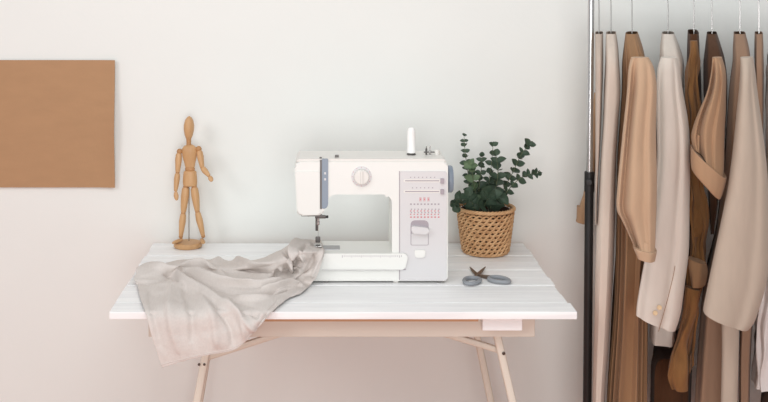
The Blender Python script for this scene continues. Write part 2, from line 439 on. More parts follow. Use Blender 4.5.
# ------------------------------------------------------------------ artist's wooden figure
def build_mannequin():
    D = 3.40
    P = lambda px, py, dd=0.0: at(px, py, D + dd)
    base_c = at(188, 247, D); base_c.z = TZ
    t = thing('artist_mannequin', "jointed wooden artist's figure standing on a round base at the table's back left", 'mannequin', (base_c.x, D, TZ))
    u = D/F
    link('base', lathe(nb(), (base_c.x, D, TZ + .0006), (0, 0, 1), [(0, 13.4*u), (.003, 14.2*u), (.010, 14.2*u), (.0145, 13.2*u), (.016, 11.5*u)], 48), M['beech'], t)
    link('rod', lathe(nb(), (P(188.5, 0).x, D + .012, TZ + .015), (0, 0, 1), [(0, .0022), (.185, .0022)], 12), M['steel'], t)
    def bone(name, a, b, prof, flat=1.0, mat='beech', n=20, uu=(1, 0, 0)):
        a, b = Vector(a), Vector(b); L = (b - a).length; d = (b - a).normalized()
        uv = Vector(uu) - d*Vector(uu).dot(d)
        return link(name, lathe(nb(), a, d, [(s*L, r*u) for s, r in prof], n, 1.0, flat, uv), M[mat], t)
    def ball(a, r, name='joint'):
        k = 10
        return link(name, lathe(nb(), Vector(a) - Vector((0, 0, r*u)), (0, 0, 1), [(r*u*(1 - math.cos(PI*i/k)), max(r*u*math.sin(PI*i/k), 1e-4)) for i in range(k + 1)], 18), M['beech_dark'], t)
    # head, neck
    bone('head', P(189.3, 116), P(188.6, 140), [(0, .3), (.06, 2.4), (.18, 4.2), (.38, 5.3), (.58, 5.2), (.78, 4.2), (.92, 3.0), (1, 1.6)], 1.15)
    bone('neck', P(188.7, 138.5), P(188.9, 147), [(0, 2.6), (.5, 2.3), (1, 2.8)], mat='beech_dark')
    # chest, waist, pelvis
    bone('chest', P(189.3, 144.5), P(190.0, 168), [(0, 2.5), (.05, 5.2), (.15, 7.2), (.3, 7.9), (.55, 7.0), (.8, 5.5), (.95, 5.0), (1, 3.5)], .66)
    bone('waist', P(190, 166.5), P(190, 171.5), [(0, 3.2), (.2, 4.6), (.5, 5.2), (.8, 4.6), (1, 3.2)], .75, 'beech_dark')
    bone('pelvis', P(190, 170.2), P(190, 186), [(0, 4.5), (.08, 6.4), (.4, 7.0), (.75, 7.3), (.95, 7.0), (1, 6.0)], .66)
    # arms
    ls, rs_ = P(179.6, 151.5, -.002), P(198.6, 149, -.002)
    ball(ls, 2.9, 'shoulder_joint'); ball(rs_, 3.1, 'shoulder_joint')
    bone('shoulder_rod', P(180, 151), P(198, 149), [(0, 1.2), (1, 1.2)], mat='beech_dark')
    le = P(177.6, 172.5, -.006); lw = P(175.6, 191.5, -.012)
    re = P(202.2, 167.5, -.012); rw = P(209.3, 176.2, -.03)
    upper = [(0, 1.8), (.12, 3.1), (.4, 3.4), (.75, 2.7), (.95, 2.3), (1, 1.5)]
    fore = [(0, 1.5), (.1, 2.6), (.35, 3.0), (.75, 2.3), (.95, 1.8), (1, 1.2)]
    bone('upper_arm', P(179, 152.5, -.003), le, upper); bone('upper_arm', P(199.2, 150, -.003), re, upper)
    ball(le, 2.1, 'elbow_joint'); ball(re, 2.1, 'elbow_joint')
    bone('forearm', le, lw, fore); bone('forearm', re, rw, fore)
    hand = [(0, 1.1), (.15, 1.9), (.45, 2.5), (.75, 2.1), (.93, 1.3), (1, .4)]
    bone('hand', lw, P(176.8, 200.5, -.014), hand, .55); bone('hand', rw, P(212.2, 181.5, -.038), hand, .6)
    # legs
    lh, rh = P(185.8, 187, 0), P(194.2, 187, 0)
    lk, rk = P(183.3, 213, -.004), P(197.4, 211.5, -.004)
    la, ra = P(180.8, 236.5, -.003), P(203.2, 236.0, -.006)
    for h in (lh, rh): ball(h, 2.8, 'hip_joint')
    th = [(0, 2.4), (.08, 3.7), (.35, 4.1), (.75, 3.3), (.95, 2.6), (1, 1.8)]
    sh = [(0, 1.8), (.08, 2.9), (.35, 3.5), (.75, 2.6), (.95, 2.1), (1, 1.5)]
    bone('thigh', lh, lk, th); bone('thigh', rh, rk, th)
    for k in (lk, rk): ball(k, 2.4, 'knee_joint')
    bone('shin', lk, la, sh); bone('shin', rk, ra, sh)
    for k in (la, ra): ball(k, 2.1, 'ankle_joint')
    zf = TZ + .0172
    def foot(a, toe):
        a = Vector((a.x, a.y, zf + .0065)); b = Vector((toe[0], toe[1], zf + .0045))
        d = (b - a).normalized(); a2 = a - d*.010
        bm = lathe(nb(), a2, d, [(0, .002), (.005, .0062), (.014, .0072), (.028, .0078), (.040, .0066), (.048, .003)], 18, 1, 0.72, Vector((0, 0, 1)).cross(d))
        link('foot', bm, M['beech'], t)
    foot(la + Vector((0, -.004, 0)), (la.x - .020, la.y - .034)); foot(ra + Vector((-.004, 0, 0)), (ra.x + .006, ra.y - .04))
build_mannequin()

# ------------------------------------------------------------------ plant in a wicker basket
def build_plant():
    D = 3.337; cx = at(485.4, 0, D).x
    t = thing('potted_plant', 'eucalyptus plant in a round woven wicker basket on the table', 'plant', (cx, D, TZ))
    H = 0.1436; rb, rt = .0675, .0865
    R = lambda z: rb + (rt - rb)*(z/H)**0.85
    bk = nb()
    rows = 10; st = 26
    for k in range(rows):
        z0 = .010 + (H - .022)*(k + .3)/rows; r0 = R(z0)
        for q in (0, 1):
            pts = []; N = st*6
            for i in range(N):
                a = 2*PI*i/N; ph = a*st/2 + q*PI + (PI/2 if k % 2 else 0)
                r = r0 + .0030*math.cos(ph); z = z0 + .0058*math.sin(ph)
                pts.append((cx + r*math.cos(a), D + r*math.sin(a), TZ + z))
            tube(bk, pts, .0032, 6, closed=True)
    bask = link('basket', bk, M['wicker'], t, angle=None)
    # stakes
    sk = nb()
    for i in range(st):
        a = 2*PI*(i + .5)/st
        tube(sk, [(cx + (R(z)-.0055)*math.cos(a), D + (R(z)-.0055)*math.sin(a), TZ + z) for z in (0.004, .04, .08, .12, H - .006)], .0018, 6)
    link('stakes', sk, M['beech_dark'], t)
    rim = nb()
    for s in range(3):
        pts = []; N = 120
        for i in range(N):
            a = 2*PI*i/N; ph = a*16 + s*2*PI/3
            r = rt + .0005 + .0035*math.cos(ph); z = H - .005 + .0032*math.sin(ph)
            pts.append((cx + r*math.cos(a), D + r*math.sin(a), TZ + z))
        tube(rim, pts, .0036, 6, closed=True)
    link('rim', rim, M['wicker'], t, angle=None)
    foot = nb(); tube(foot, [(cx + rb*math.cos(2*PI*i/60), D + rb*math.sin(2*PI*i/60), TZ + .0047) for i in range(60)], .0042, 8, closed=True)
    link('base_ring', foot, M['wicker'], t)
    ln = nb(); lathe(ln, (cx, D, TZ + .003), (0, 0, 1), [(0, rb - .010), (H*.5, R(H*.5) - .0085), (H - .012, rt - .0095), (H - .012, rt - .0115), (H - .03, rt - .0125)], 48)
    link('liner', ln, M['liner'], t)
    so = nb(); lathe(so, (cx, D, TZ + H - .036), (0, 0, 1), [(0, rt - .013), (.008, rt - .013), (.014, rt - .03), (.016, .01)], 32)
    link('soil', so, M['soil'], t)
    rng = random.Random(11)
    def leaf(bm, p, d, w, l, cup, up):
        d = d.normalized(); sd = d.cross(up)
        if sd.length < .05: sd = d.cross(Vector((0.3, 1, 0.2)))
        sd.normalize(); nn = sd.cross(d)
        K = 7; grid = []
        for i in range(K):
            s = i/(K-1); hw = w*math.sin(PI*min(1, .06 + .94*s)**.82)**.75 if 0 < s < 1 else w*.06
            row = []
            for j in range(5):
                q = (j - 2)/2
                row.append(p + d*(l*s) + sd*(hw*q) + nn*(cup*(q*q*hw*.9 - math.sin(PI*s)*l*.12)))
            grid.append(row)
        V = [[bm.verts.new(v) for v in r] for r in grid]
        for i in range(K-1):
            for j in range(4): bm.faces.new((V[i][j], V[i][j+1], V[i+1][j+1], V[i+1][j]))
    def stem(pxs, sizes, npairs, mat, t0=.15, dy=(0, 0)):
        n = len(pxs)
        ctl = [tuple(at(x, y, D + dy[0] + (dy[1]-dy[0])*i/(n-1))) for i, (x, y) in enumerate(pxs)]
        path = [Vector(p) for p in cr(ctl, 8)]
        m = len(path)
        s = link('stem', tube(nb(), path, [.0017*(1 - .65*i/m) for i in range(m)], 6), M['stemgreen'], t)
        bm = nb()
        for k in range(npairs):
            f = t0 + (1 - t0)*k/max(1, npairs - 1); i = min(int(f*(m-1)), m-1)
            p = path[i]; d = (path[min(i+1, m-1)] - path[max(i-1, 0)]).normalized()
            sz = sizes[0] + (sizes[1] - sizes[0])*f
            rot = rng.uniform(0, PI) if k % 2 else rng.uniform(0, PI)
            u, v = frame(d)
            ra = k*PI/2*1.0 + rng.uniform(-.5, .5)
            for sgn in (1, -1):
                o = (u*math.cos(ra) + v*math.sin(ra))*sgn
                # bias towards the picture so that the rounded leaf faces show
                o = Vector((o.x*1.0, o.y*.7, o.z))
                dirn = (o + d*rng.uniform(.25, .7) + Vector((0, 0, rng.uniform(-.1, .15)))).normalized()
                l = 1.17*sz*rng.uniform(.85, 1.15)
                leaf(bm, p, dirn, l*.46, l, rng.uniform(.3, .9), (d + Vector((rng.uniform(-.4, .4), rng.uniform(-1.3, -.5), rng.uniform(0, .4)))).normalized())
        leaf(bm, path[-1], (path[-1] - path[-3]), sizes[1]*.3, sizes[1]*.9, .3, Vector((.2, -1, .2)))
        lo = link('leaves', bm, M[mat], s, angle=None)
        lo.matrix_parent_inverse = Matrix.Identity(4)
    stem([(473, 212), (469, 180), (465.5, 155), (464, 136)], (.026, .011), 10, 'leafA', .22, (-.02, -.03))
    stem([(478, 212), (475, 190), (472, 172), (470.5, 165)], (.028, .022), 6, 'leafB', .2, (-.03, -.05))
    stem([(480, 212), (479, 190), (481, 172), (482, 157)], (.026, .016), 8, 'leafA', .15, (-.01, -.02))
    stem([(484, 212), (488, 190), (491, 168), (493, 146)], (.030, .016), 7, 'leafA', .2, (.0, -.01))
    stem([(488, 212), (495, 190), (498, 172), (496, 156)], (.030, .024), 6, 'leafA', .3, (-.03, -.05))
    stem([(492, 212), (502, 192), (513, 172), (521, 155), (529, 145)], (.028, .019), 10, 'leafA', .15, (.0, -.03))
    stem([(494, 212), (505, 194), (518, 180), (530, 174), (538, 173)], (.026, .015), 9, 'leafA', .2, (-.02, -.05))
    stem([(468, 212), (463, 203), (458, 199), (455, 205)], (.024, .022), 4, 'leafA', .4, (-.03, -.06))
    stem([(482, 212), (486, 202), (490, 196)], (.038, .034), 3, 'leafA', .35, (-.04, -.07))
    stem([(476, 212), (473, 204), (468, 196)], (.030, .028), 4, 'leafA', .3, (-.04, -.065))
    stem([(488, 212), (493, 203), (500, 197)], (.032, .028), 4, 'leafA', .3, (-.03, -.06))
    stem([(486, 212), (482, 200), (477, 188)], (.030, .026), 6, 'leafA', .25, (.0, .02))
    stem([(490, 212), (492, 198), (494, 186)], (.030, .026), 5, 'leafA', .25, (.01, .03))
build_plant()

# ------------------------------------------------------------------ scissors
def build_scissors():
    pv = on_table(478.2, 277.0); z = TZ + .006
    t = thing('scissors', 'open scissors with grey handles lying on the white table', 'scissors', (pv.x, pv.y, TZ))
    c1 = on_table(471.8, 283.0); c2 = on_table(499.5, 282.0)
    t1 = on_table(469.8, 268.5); t2 = on_table(485.5, 269.5)
    def ring(c, ax, a, b):
        ax = Vector((ax.x, ax.y, 0)).normalized(); bx = Vector((-ax.y, ax.x, 0))
        pts = [Vector((c.x, c.y, TZ + .0066)) + ax*a*math.cos(2*PI*i/36) + bx*b*math.sin(2*PI*i/36)*(1 - .18*math.cos(2*PI*i/36)) for i in range(36)]
        return pts
    def half(c, tip, z, a, b, axis=None):
        ax = (c - pv) if axis is None else axis
        h = link('handle', tube(nb(), ring(c, ax, a, b), .0058, 12, closed=True), M['handle'], t)
        axn = Vector((ax.x, ax.y, 0)).normalized()
        start = Vector((c.x, c.y, TZ + .0066)) - axn*(a)
        link('shank', tube(nb(), [start, start.lerp(Vector((pv.x, pv.y, z)), .55), (pv.x, pv.y, z)], [.0062, .0048, .0045], 10), M['blade'], t)
        d = Vector((tip.x - pv.x, tip.y - pv.y, 0)); L = d.length; d.normalize(); s = Vector((-d.y, d.x, 0))
        bm = nb(); out = [(-.012, -.006), (-.012, .006), (.01, .0075), (L*.6, .0055), (L, .0008), (L, -.0008), (L*.5, -.004), (.0, -.006)]
        lo = [bm.verts.new(Vector((pv.x, pv.y, z - .0015)) + d*x + s*y) for x, y in out]
        hi = [bm.verts.new(Vector((pv.x, pv.y, z + .0012)) + d*x + s*y*.8) for x, y in out]
        bm.faces.new(lo); bm.faces.new(hi[::-1]); n = len(lo)
        for i in range(n): bm.faces.new((lo[i], lo[(i+1) % n], hi[(i+1) % n], hi[i]))
        link('blade', bm, M['blade'], t, smooth=False)
    half(c1, t2, z + .0015, .031, .021)
    half(c2, t1, z - .0015, .031, .021)
    link('pivot_screw', lathe(nb(), (pv.x, pv.y, z + .002), (0, 0, 1), [(0, .004), (.0018, .004), (.0026, .0025)], 14), M['steel'], t)
build_scissors()

# ------------------------------------------------------------------ kraft board on the wall
def build_board():
    Yw = WY - .003
    bm = nb(); nx, nz = 40, 14
    a = at(-70, 60, Yw); b = at(115.5, 187, Yw)
    fr = []; bk_ = []
    for j in range(nz + 1):
        z = b.z + (a.z - b.z)*j/nz; r1 = []; r2 = []
        v = j/nz
        for i in range(nx + 1):
            uu = i/nx; x = a.x + (b.x - a.x)*uu
            curl = max(0, (uu - .86)/.14)**2*.020*(0.35 + .65*math.exp(-((v - .45)/.25)**2))
            r1.append(bm.verts.new((x, Yw - .006 - curl, z))); r2.append(bm.verts.new((x, Yw - .002 - curl, z)))
        fr.append(r1); bk_.append(r2)
    for j in range(nz):
        for i in range(nx):
            bm.faces.new((fr[j][i], fr[j][i+1], fr[j+1][i+1], fr[j+1][i])); bm.faces.new((bk_[j][i], bk_[j+1][i], bk_[j+1][i+1], bk_[j][i+1]))
    for i in range(nx):
        bm.faces.new((fr[0][i], bk_[0][i], bk_[0][i+1], fr[0][i+1])); bm.faces.new((fr[nz][i], fr[nz][i+1], bk_[nz][i+1], bk_[nz][i]))
    for j in range(nz):
        bm.faces.new((fr[j][0], fr[j+1][0], bk_[j+1][0], bk_[j][0])); bm.faces.new((fr[j][nx], bk_[j][nx], bk_[j+1][nx], fr[j+1][nx]))
    o = link('kraft_board', bm, M['kraft'])
    o['label'] = 'brown kraft cardboard sheet pinned flat on the wall at left'; o['category'] = 'cardboard sheet'
build_board()

# ------------------------------------------------------------------ clothes rail
RD = 3.17; RZ = 1.572
def build_rack():
    px = at(590.2, 94, RD); pb = at(587.2, 402, RD)
    s = (px.z - .06)/(px.z - pb.z); foot = px + (pb - px)*s
    top = px + (pb - px)*((px.z - RZ)/(px.z - pb.z))
    t = thing('clothes_rack', 'metal clothes rail with chrome upper pole and black lower pole', 'clothes rail', (foot.x, RD, 0))
    P = lambda py: px + (pb - px)*((py - 94)/(402 - 94))
    link('upper_pole', tube(nb(), [top + Vector((0, 0, -.002)), P(175)], .0095, 20), M['chrome'], t)
    link('lower_pole', tube(nb(), [P(176), foot], .0128, 20), M['black'], t)
    col = link('collar', tube(nb(), [P(171.5), P(172.2), P(191), P(192)], [.0135, .0148, .0148, .0135], 20), M['black'], t)
    c = P(181)
    link('clamp_knob', lathe(nb(), c + Vector((-.003, -.012, 0)), (-.3, -1, 0), [(0, .006), (.008, .006), (.009, .009), (.013, .009), (.014, .007)], 16), M['black'], t)
    x1 = 2.16
    link('rail', tube(nb(), [(top.x - .03, RD, RZ), (x1 + .03, RD, RZ)], .0115, 20), M['chrome'], t)
    link('upper_pole', tube(nb(), [(x1, RD, RZ), (x1, RD, .95)], .0095, 20), M['chrome'], t)
    link('lower_pole', tube(nb(), [(x1, RD, .95), (x1, RD, .06)], .0128, 20), M['black'], t)
    for xx in (foot.x, x1):
        link('base_bar', tube(nb(), [(xx, RD - .24, .045), (xx, RD + .24, .045)], .0128, 16), M['black'], t)
        for yy in (RD - .2, RD + .2):
            link('caster', lathe(nb(), (xx - .012, yy, .0255), (1, 0, 0), [(0, .018), (.003, .0245), (.021, .0245), (.024, .018)], 20), M['black'], t)
    link('lower_bar', tube(nb(), [(foot.x, RD, .075), (x1, RD, .075)], .009, 16), M['black'], t)
build_rack()

# ------------------------------------------------------------------ garments
def tubecloth(rows, Dc, n=40, k=7, fold=0.0, nf=5, ph=0.0, e=0.8, wob=0.004, wf=6.0, hem=0.006, seed=0, open_bottom=True, turn=None, crease=()):
    """rows: (y, xl, xr, depth, skew) in picture rows at the garment's near face; returns a bmesh tube hanging at centre distance Dc"""
    R = cr(rows, k); out = []
    m = len(R)
    mid = rows[len(rows)//2]; turn = ((mid[1] + mid[2])/2 - CX)/F if turn is None else turn
    for j, (y, xl, xr, dd, sk) in enumerate(R):
        Dn = Dc - dd/2
        a = at(xl, y - sk/2, Dn); b = at(xr, y + sk/2, Dn)
        c = (a + b)/2; hw = (b.x - a.x)/2; hz = (b.z - a.z)/2
        f = j/(m-1); ring = []
        wb = min(wob, hw*.5)
        for i in range(n):
            an = 2*PI*i/n
            ca, sa = math.cos(an), math.sin(an)
            ca2 = math.copysign(abs(ca)**e, ca); sa2 = math.copysign(abs(sa)**e, sa)
            g = 1 - fold*f**.6*(1 - math.sin(nf*an + ph + 1.2*math.sin(3*f + ph)))
            p = Vector((c.x + hw*ca2*g, Dc - dd/2*sa2*g, c.z + hz*ca2))
            for ang, wd, dep in crease:
                p.y += dep*math.exp(-((math.degrees(an) - ang - 12*math.sin(2.2*f))/wd)**2)*min(1, f*4)
            q = noise.noise_vector(Vector((p.x*wf*1.6 + seed*7.3, p.y*wf, p.z*wf*.6)))
            p += Vector((q.x*wb + turn*(p.y - Dn), q.y*wob*1.5, 0))
            ring.append(p)
        out.append(ring)
    if open_bottom:
        last = out[-1]; c = sum(last, Vector())/n
        up = Vector((0, 0, .012)); r1 = [c + (p - c)*.94 + Vector((0, 0, -.001)) for p in last]
        r2 = [c + (p - c)*.90 + up for p in last]; r3 = [c + (p - c)*.86 + up*4 for p in last]
        out += [r1, r2, r3]
    bm = nb(); R = rings(bm, out)
    if rows[0][0] <= 40: bmesh.ops.delete(bm, geom=[f for f in R[0][0].link_faces if len(f.verts) > 4], context='FACES_ONLY')   # open neck
    return bm
def hanger(x, zneck, what, w=.15, drop=.012):
    t = thing('clothes_hanger', what, 'clothes hanger', (x, RD, RZ), 'hangers on the clothes rail')
    zneck -= drop
    k = x/RD
    link('hanger_arm', tube(nb(), [(x + k*q*w, RD + q*w, zneck - d) for q, d in ((-.5, .062), (-.3, .042), (-.08, .010), (0, 0), (.08, .010), (.3, .042), (.5, .062))], [.003, .0035, .004, .004, .004, .0035, .003], 10), M['hanger'], t)
    r = .0145
    pts = [(x, RD, zneck), (x, RD, RZ - .05)]
    for i in range(12):
        an = -PI*.38 + i*PI*1.3/11
        pts.append((x, RD + r*math.cos(an), RZ + r*math.sin(an)))
    link('hook', tube(nb(), pts, .0018, 8), M['steel'], t)

def xpx(px, D): return (px - CX)/F*D

def garment(name, label, cat, cxpx, ztop=None):
    x = xpx(cxpx, RD)
    return thing(name, label, cat, (x, RD, 0.9))

def btn(p, r, par, nrm=(0, -1, 0), mat='button'):
    b = nb(); lathe(b, p, nrm, [(0, r), (.0015, r), (.0025, r*.9), (.0025, r*.72), (.0016, r*.62), (.0016, r*.1)], 20)
    return link('button', b, M[mat], par)

FULL = .34
BD = RD + .035     # bodies hang behind the sleeves
# 1  greige short coat right behind the pole
g = garment('jacket', 'short greige jacket hanging nearest the chrome and black pole', 'jacket', 600)
link('body', tubecloth([(34, 595, 603, .15, 0), (50, 595, 603, .28, 0), (66, 595, 603, .34, 0), (94, 595, 602.3, FULL, 0), (150, 595, 600, FULL, 0), (190, 595, 597.6, FULL, 0), (225, 594.8, 596.8, FULL, 0)], BD, fold=.02, nf=9, seed=1, e=.5, wob=.001, turn=.262), M['greige_wool'], g)
link('sleeve', tubecloth([(94, 594, 600, .05, 0), (150, 589, 597, .05, 0), (190, 584.5, 594, .05, 0), (208, 579.5, 593, .05, 1), (224, 575.8, 590, .05, 3)], RD + .215, wob=.001, seed=2, turn=.24), M['tan_cotton'], g)
# 2  cream coat
g = garment('coat', 'long cream coat hanging second from the pole, its front edge brightly lit', 'coat', 612)
link('body', tubecloth([(34, 606, 616, .15, 0), (50, 605, 618, .28, 0), (66, 604.5, 619, .34, 0), (94, 603, 620.4, FULL, 0), (125, 602, 618, FULL, 0), (160, 600, 616, FULL, 0), (200, 598, 615, FULL, 0), (240, 595.5, 614.4, FULL, 0), (290, 594.2, 612.6, FULL, 0), (350, 593, 608.8, FULL, 0), (402, 592.4, 605, FULL, 0), (480, 592, 602, FULL, 0)], BD - .02, fold=.03, nf=5, ph=1, seed=3, wob=.002, turn=.275, e=.5), M['cream_wool'], g)
# 3  sand coat with wide sleeve and pleated skirt
g = garment('coat', 'sand-coloured pleated coat with a wide sleeve ending in a turned cuff', 'coat', 632)
link('body', tubecloth([(34, 626, 638, .15, 0), (50, 624, 643, .28, 0), (66, 622, 647, .34, 0), (94, 621, 653, .34, 0), (170, 616.4, 653, .34, 0), (230, 615.4, 652, .34, 0), (300, 613, 648.5, .34, 0), (402, 606, 648, .34, 0), (470, 604, 645, .34, 0)], BD, n=170, fold=.075, nf=19, ph=.4, e=.5, seed=4, turn=.283), M['camel_cotton'], g)
link('sleeve', tubecloth([(58, 632, 648, .05, 0), (70, 629, 653, .07, 0), (94, 627, 656, .085, 0), (150, 622, 656, .09, 0), (190, 618, 657.5, .09, 0), (212, 616.8, 658, .085, 0), (226, 622, 657.5, .08, 4), (245, 630, 656.5, .08, 6), (257, 635.5, 655.5, .075, 4)], 2.83, n=96, fold=.03, nf=6, ph=.9, seed=5, wob=.007, wf=8, crease=((116, 15, .035), (66, 12, .010))), M['sand_cotton'], g)
link('cuff', tubecloth([(252, 633, 656.6, .084, 5), (254, 633.4, 656.8, .086, 5), (262, 637, 655.5, .082, 4)], 2.83, k=4, n=72, fold=.02, nf=6, ph=.9, seed=5, wob=.004), M['sand_cotton'], g)
# 4  cream blazer
g = garment('blazer', 'pale cream blazer whose sleeve shows two horn buttons at the cuff', 'blazer', 672)
link('body', tubecloth([(34, 662, 674, .15, 0), (50, 660, 680, .28, 0), (66, 659, 684, .32, 0), (94, 656, 684, .32, 0), (170, 655, 685, .32, 0), (250, 653.5, 684, .32, 0), (335, 649.5, 677, .32, 0), (347, 649.5, 676, .32, 3)], BD + .015, fold=.03, nf=7, seed=6, e=.5, turn=.31), M['blazer_wool'], g)
slv = [(58, 661, 677, .06, 0), (70, 658, 680, .08, 0), (94, 656.5, 683, .1, 0), (130, 655.5, 688.7, .11, 0), (165, 655.5, 690.5, .11, 0), (210, 652, 690.5, .11, 1), (250, 645, 690, .105, 3), (285, 638.5, 685.5, .10, 8), (312, 634.8, 681.5, .095, 14), (327, 634, 676.5, .09, 17)]
link('sleeve', tubecloth(slv, 2.945, fold=.04, nf=3, ph=1.5, seed=7, wob=.007, wf=5, n=96, crease=((62, 12, .010), (128, 14, .008))), M['blazer_wool'], g)
link('cuff_vent', tube(nb(), [at(x, y, 2.896 + d) for x, y, d in ((658.5, 331.5, .004), (663, 316, .0), (668, 298, .0), (673.5, 275, .001), (675, 266, .004))], .0010, 6), M['taupe'], g)
for bx, by in ((655.2, 313), (659.4, 307.5)):
    btn(at(bx, by, 2.8935), .0066, g, (-.05, -1, 0))
# 5  dark trousers in the gap
g = garment('trousers', 'dark brown trousers hanging in the shadowy gap below the cream blazer', 'trousers', 694)
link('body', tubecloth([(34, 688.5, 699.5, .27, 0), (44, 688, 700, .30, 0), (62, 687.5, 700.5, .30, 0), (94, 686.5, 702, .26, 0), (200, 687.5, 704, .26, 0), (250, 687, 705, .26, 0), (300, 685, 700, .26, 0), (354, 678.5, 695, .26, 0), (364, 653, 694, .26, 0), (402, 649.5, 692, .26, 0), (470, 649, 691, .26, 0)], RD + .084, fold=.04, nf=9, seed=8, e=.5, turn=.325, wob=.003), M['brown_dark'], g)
# 6  caramel crumpled shirt
g = garment('shirt', 'crumpled caramel brown shirt dangling between the cream blazer and the large beige coat', 'shirt', 694)
link('body', tubecloth([(41, 690, 698, .02, 0), (66, 687, 699, .05, 0), (94, 686.5, 700, .06, 0), (130, 687.5, 701, .06, 0), (200, 690, 707, .06, 0), (262, 689, 706, .06, 0), (292, 687, 701, .06, 0), (330, 684, 695.5, .06, 0), (372, 687, 695, .05, -8)], 3.065, n=96, fold=.09, nf=9, ph=.8, seed=9, e=.5, wob=.018, wf=22, crease=((70, 9, .010), (112, 9, .012))), M['caramel'], g)
link('sleeve', tubecloth([(290, 687, 700, .03, 3), (318, 683, 696, .04, 2), (342, 676, 690, .045, 0), (356, 668, 689, .05, -3), (376, 664.5, 690, .05, -2), (392, 672, 688, .04, 2)], 3.00, n=96, fold=.06, nf=3, ph=2, seed=10, wob=.010, wf=20, crease=((112, 14, .012),)), M['caramel'], g)
link('cuff', tubecloth([(263, 688, 706, .06, 6), (272, 687.5, 707, .065, 4), (288, 690, 705, .06, 0)], 3.02, n=64, fold=.08, nf=4, seed=11, wob=.010, wf=16), M['camel_cotton'], g)
# 7  tan jacket with rolled short sleeve
g = garment('jacket', 'tan cotton jacket with a short sleeve folded into a broad slanting cuff', 'jacket', 712)
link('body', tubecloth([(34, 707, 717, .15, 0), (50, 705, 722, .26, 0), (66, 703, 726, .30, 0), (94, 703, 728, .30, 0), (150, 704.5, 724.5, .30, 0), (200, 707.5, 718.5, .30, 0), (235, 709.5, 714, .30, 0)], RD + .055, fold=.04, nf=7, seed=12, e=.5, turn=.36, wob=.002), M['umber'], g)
link('sleeve', tubecloth([(58, 711, 721, .06, 0), (72, 709, 723.5, .085, 0), (94, 706, 724, .095, 0), (112, 701, 725, .10, 2), (132, 695.5, 725.3, .105, 8), (150, 692.5, 725, .105, 20), (166, 692.5, 724, .105, 28)], 2.885, n=96, fold=.05, nf=4, ph=2.2, seed=13, wob=.010, wf=10, crease=((118, 16, .03), (70, 12, .014))), M['tan_cotton'], g)
link('cuff', tubecloth([(166, 693, 724.5, .105, 29), (165.5, 690.4, 726.6, .135, 32), (168, 690, 727, .14, 33), (180, 690, 723.5, .14, 33), (186.5, 690.5, 720.8, .134, 32), (187.5, 691.5, 719.5, .12, 31)], 2.885, k=4, n=72, fold=.02, nf=3, ph=2.2, seed=13, wob=.003), M['tan_cotton'], g)
# 8  big beige coat
g = garment('coat', 'large beige coat at the right whose broad sleeve hides the garments behind', 'coat', 740)
link('body', tubecloth([(34, 734, 746, .15, 0), (50, 733, 750, .28, 0), (66, 732.5, 752, .34, 0), (94, 729.5, 754, .34, 0), (150, 725.8, 753, .34, 0), (200, 720, 751, .34, 0), (250, 714, 744, .34, 0), (300, 702, 738.5, .34, 0), (350, 697, 737.5, .34, 0), (402, 693.5, 737, .34, 0), (470, 692, 736, .34, 0)], BD, n=80, fold=.04, nf=7, seed=14, e=.5, turn=.37), M['taupe'], g)
link('front_panel', tubecloth([(290, 722, 740, .05, 0), (340, 721.5, 739.5, .05, 0), (402, 720.5, 737.5, .05, 0), (470, 720, 737, .05, 0)], 2.985, seed=15), M['coat_beige'], g)
link('sleeve', tubecloth([(58, 740, 753, .06, 0), (72, 740, 755, .10, 0), (94, 738.5, 757.5, .12, 0), (144, 733, 765, .13, 0), (173, 729, 768.5, .13, 0), (200, 724.5, 770, .13, 0), (250, 715, 770, .13, 3), (285, 708, 767, .13, 8), (318, 701.5, 757, .13, 14), (326, 701, 750, .13, 20)], 2.88, n=72, fold=.02, nf=3, ph=.3, seed=16, wob=.008, wf=5, crease=((60, 16, .010),)), M['coat_beige'], g)
# 9  taupe dress
g = garment('dress', 'narrow taupe dress showing only as a strip left of the white blouse', 'dress', 752)
link('body', tubecloth([(34, 755, 763, .15, 0), (60, 754.5, 763.5, .28, 0), (94, 755, 763.8, .32, 0), (200, 752.3, 762.6, .32, 0), (320, 740.5, 753.2, .32, 0), (402, 738.8, 749.8, .32, 0), (470, 738, 749, .32, 0)], BD + .01, fold=.03, nf=7, seed=17, e=.5, turn=.395, wob=.002), M['taupe'], g)
# 10 white blouse
g = garment('blouse', 'white lace-textured blouse hanging at the far right edge', 'blouse', 775)
link('body', tubecloth([(34, 773, 783, .15, 0), (66, 768, 788, .32, 0), (94, 766, 792, .34, 0), (200, 765, 792, .34, 0), (270, 761, 792, .34, 0), (330, 755, 792, .34, 0), (393, 752, 792, .34, 2)], BD, n=90, fold=.04, nf=11, seed=18, e=.5, wob=.009, wf=22, turn=.42), M['white_lace'], g)
# 11 brown skirt below
g = garment('skirt', 'dark brown skirt showing just below the hem of the white blouse', 'skirt', 800)
link('body', tubecloth([(34, 797, 807, .15, 0), (60, 797, 812, .3, 0), (200, 797, 814, .3, 0), (360, 799, 814, .3, 0), (391, 799, 814, .3, 0), (399, 785, 814, .3, 0), (404, 762, 814, .3, 3), (470, 754, 814, .3, 0)], BD, fold=.02, nf=7, seed=19, e=.5, turn=.43), M['umber'], g)

zn = at(0, 38, RD).z
for px, what in ((599, 'hanger of the short greige jacket nearest the pole'), (611, 'hanger of the long cream coat'), (632, 'hanger of the sand-coloured pleated coat'), (668, 'hanger of the pale cream blazer'),
                 (694, 'hanger of the dark brown trousers'), (712, 'hanger of the tan jacket with rolled sleeve'),
                 (740, 'hanger of the large beige coat'), (759, 'hanger of the narrow taupe dress'), (778, 'hanger of the white blouse'), (802, 'hanger of the dark brown skirt')):
    hanger(xpx(px, RD), zn + .006, what, .09 if 'trousers' in what else .15)
